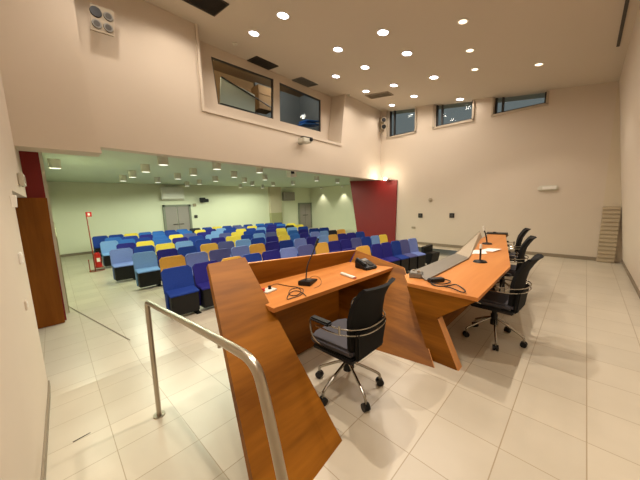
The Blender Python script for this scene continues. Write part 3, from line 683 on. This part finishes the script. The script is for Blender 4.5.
# long table: cable bundle, junction box
p = at(436, 282, z=ZT)
e = empty('power_adapter', p, math.radians(60), 'black power adapter in a bundle of cable on the near end of the long table', 'adapter')
m = MB(); m.box((0, 0, .022), (.17, .07, .042), bev=.008); m.build('brick', 'black', e)
cable('adapter_cable', [at(*q, z=ZT+.008+.012*(i % 2)) for i, q in enumerate(((429, 281), (436, 284), (446, 284), (452, 281), (444, 279), (433, 279), (430, 284), (440, 287), (452, 285), (456, 284), (464, 289), (466, 292), (462, 292.5), (452, 288), (444, 286)))], 'black adapter cable looped on the near end of the long table', .006)
p = at(416, 276.5, z=ZT); e = empty('junction_box', p, .3, 'grey metal junction box at the near left corner of the long table', 'box')
m = MB(); m.box((0, 0, .03), (.13, .16, .055), bev=.008); m.build('housing', 'grey', e)
m = MB(); m.cyl((.03, -.03, .055), (.03, -.03, .075), .02, n=12); m.cyl((-.03, .03, .055), (-.03, .03, .07), .015, n=12); m.build('knob', 'steel', e)
# table microphones on round bases
def tmic(px, py, top, label):
    p = at(px, py, z=ZT); e = empty('table_microphone', p, 0, label, 'microphone', 'microphones on the long table')
    m = MB(); m.cyl((0, 0, 0), (0, 0, .02), .085, .07, 24); m.cyl((0, 0, .02), (0, 0, .03), .05, .03, 20); m.build('base', 'black', e, True)
    d = FW.copy(); tp = on_plane(top[0], top[1], p, Vector((d.x, d.y, 0)))-p
    m = MB(); m.tube([(0, 0, .02), (tp.x*.3, tp.y*.3, tp.z*.5), tp*.85], .012, 8, 1); m.build('stem', 'black', e, True)
    m = MB(); m.cyl(tp*.8, tp*1.05, .020, .014, 12); m.build('capsule', 'white', e, True)
tmic(480, 262, (481, 245), 'black table microphone on round base, the nearer one on the long table')
tmic(487, 244, (483.5, 227), 'table microphone with pale head, the farther one beside the screen')
for i, (cx_, cy_, r_) in enumerate(((478, 252.5, .4), (490, 250.5, -.2))):
    p = at(cx_, cy_, z=ZT)
    m = MB(); m.slab([(-.10, -.14, 0), (.10, -.14, .01), (.11, .14, .02), (-.10, .15, .004)], (0, 0, .003)); o = m.build('paper_sheet', 'paper'); o.location = p; o.rotation_euler = (0, 0, r_)
    tag(o, ['white sheet of paper behind the nearer table microphone', 'white crumpled sheet right of the nearer table microphone'][i], 'paper')
p = at(497, 233.8, z=ZT); e = empty('laptop', p, math.radians(100), 'closed dark laptop on the far end of the long table', 'laptop')
m = MB(); m.box((0, 0, .012), (.30, .42, .022), bev=.005); m.build('body', 'black', e); m = MB(); m.sph((.0, .05, .03), .03, (1, 1.3, .6)); m.build('mouse', 'black', e, True)

# ------------------------------------------------------------------ wall fittings
def on_far(px, py, d=0.): return at(px, py, y=YF-d)
p = on_far(430.5, 200); m = MB(); m.cyl(p, p+Vector((0, -.03, 0)), .07, .06, 20); m.cyl(p+Vector((0, -.03, 0)), p+Vector((0, -.05, 0)), .03, .02, 12); tag(m.build('wall_sounder', 'vent'), 'small round brown sounder on the far wall above the black squares', 'sounder')
for px, lb in ((420.5, 'left black square wall plate on the far wall'), (452, 'right black square wall plate on the far wall')):
    p = on_far(px, 215.5); e = empty('wall_plate', p, 0, lb, 'wall plate', 'black square plates on the far wall'); m = MB(); m.box((0, -.012, 0), (.15, .024, .15), bev=.005); m.build('plate', 'black', e); m = MB(); m.box((0, -.026, 0), (.09, .006, .09)); m.build('insert', 'dgrey', e)
p = on_far(413.5, 227.5); m = MB(); m.box(p+Vector((0, -.01, 0)), (.14, .02, .07), bev=.004); m.box(p+Vector((0, -.022, 0)), (.05, .008, .05)); tag(m.build('light_switch', 'vent'), 'flat pale switch plate low on the far wall beside the red wall', 'switch')
p = on_far(548, 188); e = empty('emergency_light', p, 0, 'oblong emergency light on the far wall at right', 'emergency light')
m = MB(); m.box((0, -.03, 0), (.42, .07, .13), bev=.03); m.build('housing', 'can', e, True); m = MB(); m.box((.03, -.072, 0), (.28, .014, .08), bev=.006); m.build('diffuser', 'white', e)
# twin lamp head in the far corner
p = at(383, 124, x=XL+.16); e = empty('twin_floodlight', p, 0, 'twin black floodlight heads in the corner beside the far window', 'floodlight')
for dz in (.14, -.1):
    m = MB(); m.cyl((0, 0, dz), (.12, -.14, dz-.04), .075, .09, 16); h = m.build('lamp_head', 'vent', e, True); m = MB(); m.cyl((.12, -.14, dz-.04), (.123, -.144, dz-.041), .075, n=16); m.build('lens', 'black', h)
m = MB(); m.box((-.08, .03, 0), (.16, .06, .5)); m.build('bracket', 'vent', e)
# four-lamp panel on the window wall
p = at(102, 20, x=-5.5); e = empty('emergency_lamp_panel', p, 0, 'square panel of four round lamps high on the left wall', 'lamp panel')
a = [at(*q, x=-5.5)-p for q in ((90, 4), (113.5, 12), (113.5, 37), (90, 30))]
m = MB(); m.slab(a, (.03, 0, 0)); m.build('plate', 'vent', e)
for i, (px, py) in enumerate(((95.5, 13), (108, 18), (96.5, 25), (108, 29))):
    q = at(px, py, x=-5.5)-p; m = MB(); m.cyl(q+Vector((.03, 0, 0)), q+Vector((.05, 0, 0)), .062 if i else .075, .058 if i else .07, 20); l_ = m.build('lamp', 'black' if i == 0 else 'grey', e, True)
    if i: m = MB(); m.cyl(q+Vector((.05, 0, 0)), q+Vector((.054, 0, 0)), .04, n=16); m.build('lens', 'dgrey', l_)
    else: l_['label'] = 'black lamp'
# camera on the left wall and its bracket; small box below on the seating ceiling
p = at(300, 142, x=XL); e = empty('wall_projector', p, 0, 'white and black projector camera mounted on the window wall above the seats', 'projector')
m = MB(); m.box((.20, 0, 0), (.26, .30, .13), bev=.02); m.build('body', 'can', e, True); m = MB(); m.cyl((.32, .10, .02), (.37, .12, .02), .055, .05, 16); m.build('lens', 'black', e, True); m = MB(); m.box((.05, -.02, -.04), (.12, .10, .06)); m.build('bracket', 'grey', e)
m = MB(); m.slab([(.19, -.16, .066), (.33, -.16, .066), (.33, .17, .066), (.19, .17, .066)], (0, 0, .012)); m.build('cover', 'black', e)
p = at(291.5, 171, z=2.62); e = empty('ceiling_speaker', p, 0, 'small black and white loudspeaker hanging under the seating ceiling', 'loudspeaker')
m = MB(); m.box((0, 0, -.08), (.22, .24, .22), bev=.01); m.build('cabinet', 'white', e); m = MB(); m.box((.115, -.05, -.04), (.012, .13, .12)); m.build('grille', 'black', e); m = MB(); m.cyl((0, 0, .03), (0, 0, .09), .015); m.build('bracket', 'grey', e)
# near wall fittings
def on_near(px, py): return at(px, py, y=YN)
for (px, py, w, h, dp, mt, nm, lb, ct) in ((18.5, 180, .34, .16, .055, 'can', 'wall_sensor', 'grey boxed sensor on the near left wall beside the red panel', 'sensor'),
        (19, 258, .10, .10, .02, 'white', 'wall_switch', 'small white switch plate on the near left wall beside the wooden door', 'switch'),
        (25, 305, .08, .08, .012, 'wall', 'wall_socket', 'faint cream socket plate low on the near left wall', 'socket')):
    p = on_near(px, py); e = empty(nm, p, 0, lb, ct); m = MB(); m.box((0, dp/2, 0), (w, dp, h), bev=min(.012, dp/3)); m.build('housing', mt, e, True)
    m = MB(); m.box((0, dp+.002, 0), (w*.5, .006, h*.5)); m.build('cover', 'vent' if mt == 'can' else 'white', e)
p = on_near(12, 201); m = MB(); m.slab([(0, 0, .05), (.12, 0, .05), (.12, 0, -.06)], (0, .035, 0)); o = m.build('wall_bracket', 'white'); o.location = p; tag(o, 'small white wedge bracket at the top of the wooden door', 'bracket')
# ribbed cover in the far right corner
x0, x1 = NX+.0, xr(.7); e = empty('radiator_cover', (NX+.14, YF-.08, 0), 0, 'beige ribbed radiator cover in the far right corner', 'radiator cover')
m = MB(); m.box((.0, .02, .66), (.28, .07, 1.32)); m.build('body', 'rib', e)
for i in range(14):
    m = MB(); m.box((.0, -.02, .05+i*.0945), (.30, .035, .074), bev=.01); m.build('slat', 'rib', e)

# back wall fittings
a = at(160.5, 187, x=XB+.25); b = at(184.5, 199.5, x=XB+.25)
e = empty('air_conditioner', (XB, (a.y+b.y)/2, (a.z+b.z)/2), 0, 'white boxed air conditioner above the grey double door', 'air conditioner')
h = abs(a.z-b.z); w = b.y-a.y
m = MB(); m.box((.13, 0, 0), (.26, w, h), bev=.015); m.build('housing', 'white', e); m = MB(); m.box((.262, 0, -h/2+.03), (.01, w-.06, .03)); m.build('air_slot', 'vent', e)
a = at(284, 192, x=XB+.25); b = at(295, 200.5, x=XB+.25)
e = empty('air_conditioner', (XB, (a.y+b.y)/2, (a.z+b.z)/2), 0, 'bluish grey boxed unit left of the grey door at the far right back', 'air conditioner'); h = abs(a.z-b.z); w = b.y-a.y
m = MB(); m.box((.13, 0, 0), (.26, w, h), bev=.015); m.build('housing', 'doorg', e); m = MB(); m.box((.262, 0, -h/2+.03), (.01, w-.06, .03)); m.build('air_slot', 'grey', e)
p = at(203.5, 200, x=XB+.2); e = empty('wall_speaker', p, 0, 'black loudspeaker on the back wall right of the double door', 'loudspeaker')
m = MB(); m.box((0, -.05, 0), (.2, .26, .26), bev=.02); m.box((0, .15, -.03), (.2, .2, .18), bev=.02); m.build('cabinet', 'black', e); m = MB(); m.box((-.14, 0, 0), (.12, .06, .06)); m.build('bracket', 'black', e)
for px, py, mt, lb in ((194.5, 205, 'vent', 'small grey plate on the back wall beside the double door frame'), (196, 216.5, 'dgrey', 'small dark box on the back wall at handle height beside the double door')):
    p = at(px, py, x=XB+.03); m = MB(); m.box(p, (.06, .16, .16), bev=.01); m.box(p+Vector((.03, 0, 0)), (.02, .08, .08)); tag(m.build('wall_control', mt), lb, 'control box')
# fire extinguisher and its stand
p = at(95.5, 271, z=FA); e = empty('extinguisher_stand', p, 0, 'thin red-brown pole stand with small red sign left of the seats', 'stand')
hh = at(89, 212, x=p.x).z-FA
m = MB(); m.tube([(0, 0, .0), (0, 0, .5), (0, -.02, hh)], .014, 8); m.build('pole', 'polered', e, True)
m = MB(); m.box((.018, .04, hh-.07), (.008, .13, .14)); m.build('sign', 'extred', e); m = MB(); m.box((.024, .04, hh-.07), (.005, .05, .07)); m.build('pictogram', 'paper', e)
m = MB(); m.tube([(-.12, -.13, .012), (.14, -.13, .012), (.14, .22, .012), (-.12, .22, .012)], .012, 8, 1, True); m.tube([(.14, -.13, .012), (.12, -.13, .4)], .012, 8); m.box((.02, .10, .115), (.22, .2, .02)); m.tube([(.02, .0, .115), (0, 0, .115)], .012, 8); m.build('base_frame', 'polered', e, True)
e2 = empty('fire_extinguisher', p+Vector((.02, .10, .13)), 0, 'red fire extinguisher standing left of the first seats', 'fire extinguisher')
m = MB(); m.cyl((0, 0, 0), (0, 0, .40), .085, n=20); m.sph((0, 0, .40), .085, (1, 1, .6), 20); m.build('cylinder', 'extred', e2, True)
m = MB(); m.cyl((0, 0, .44), (0, 0, .50), .025, n=12); m.box((.03, 0, .51), (.12, .025, .02), rot=Matrix.Rotation(-.2, 4, 'Y')); m.build('valve', 'black', e2)
m = MB(); m.tube([(.02, .02, .48), (.1, .06, .44), (.1, .08, .25), (.09, .06, .1)], .010, 8, 2); m.build('hose', 'black', e2, True)
m = MB(); m.box((.078, 0, .22), (.02, .08, .12), bev=.004); m.build('nameplate', 'paper', e2)
# floor gap mark near the camera
a = at(72, 437, z=rampz(-2.3)+.0015); b = at(90, 430, z=rampz(-2.5)+.0015)
d = (b-a).normalized(); n = Vector((-d.y, d.x, 0))*.006
a.z = rampz(a.x)+.001; b.z = rampz(b.x)+.001
m = MB(); m.slab([a-n, b-n*.6, b+n*.6, a+n], (0, 0, .0015)); tag(m.build('floor_scuff', 'dgrey'), 'short dark scuff strip on the floor tiles near the left wall', 'scuff')

# ------------------------------------------------------------------ world, camera, view
w = bpy.data.worlds.new('night'); S.world = w; w.use_nodes = True
w.node_tree.nodes['Background'].inputs[0].default_value = (.46, .50, .50, 1); w.node_tree.nodes['Background'].inputs[1].default_value = .36
cam = bpy.data.cameras.new('camera'); cam.sensor_fit = 'HORIZONTAL'; cam.sensor_width = 36; cam.lens = FPX/640*36; cam.clip_start = .02; cam.clip_end = 100
co = bpy.data.objects.new('camera', cam); COL.objects.link(co)
R3 = Matrix((RX, UP, -FW)).transposed().to_4x4(); co.matrix_world = Matrix.Translation(CAM) @ R3
S.camera = co
S.view_settings.view_transform = 'Standard'; S.view_settings.look = 'None'; S.view_settings.gamma = 1; S.view_settings.use_curve_mapping = False
S.view_settings.exposure = 0.22
S.cycles.max_bounces = 8; S.cycles.diffuse_bounces = 4; S.cycles.use_denoising = True
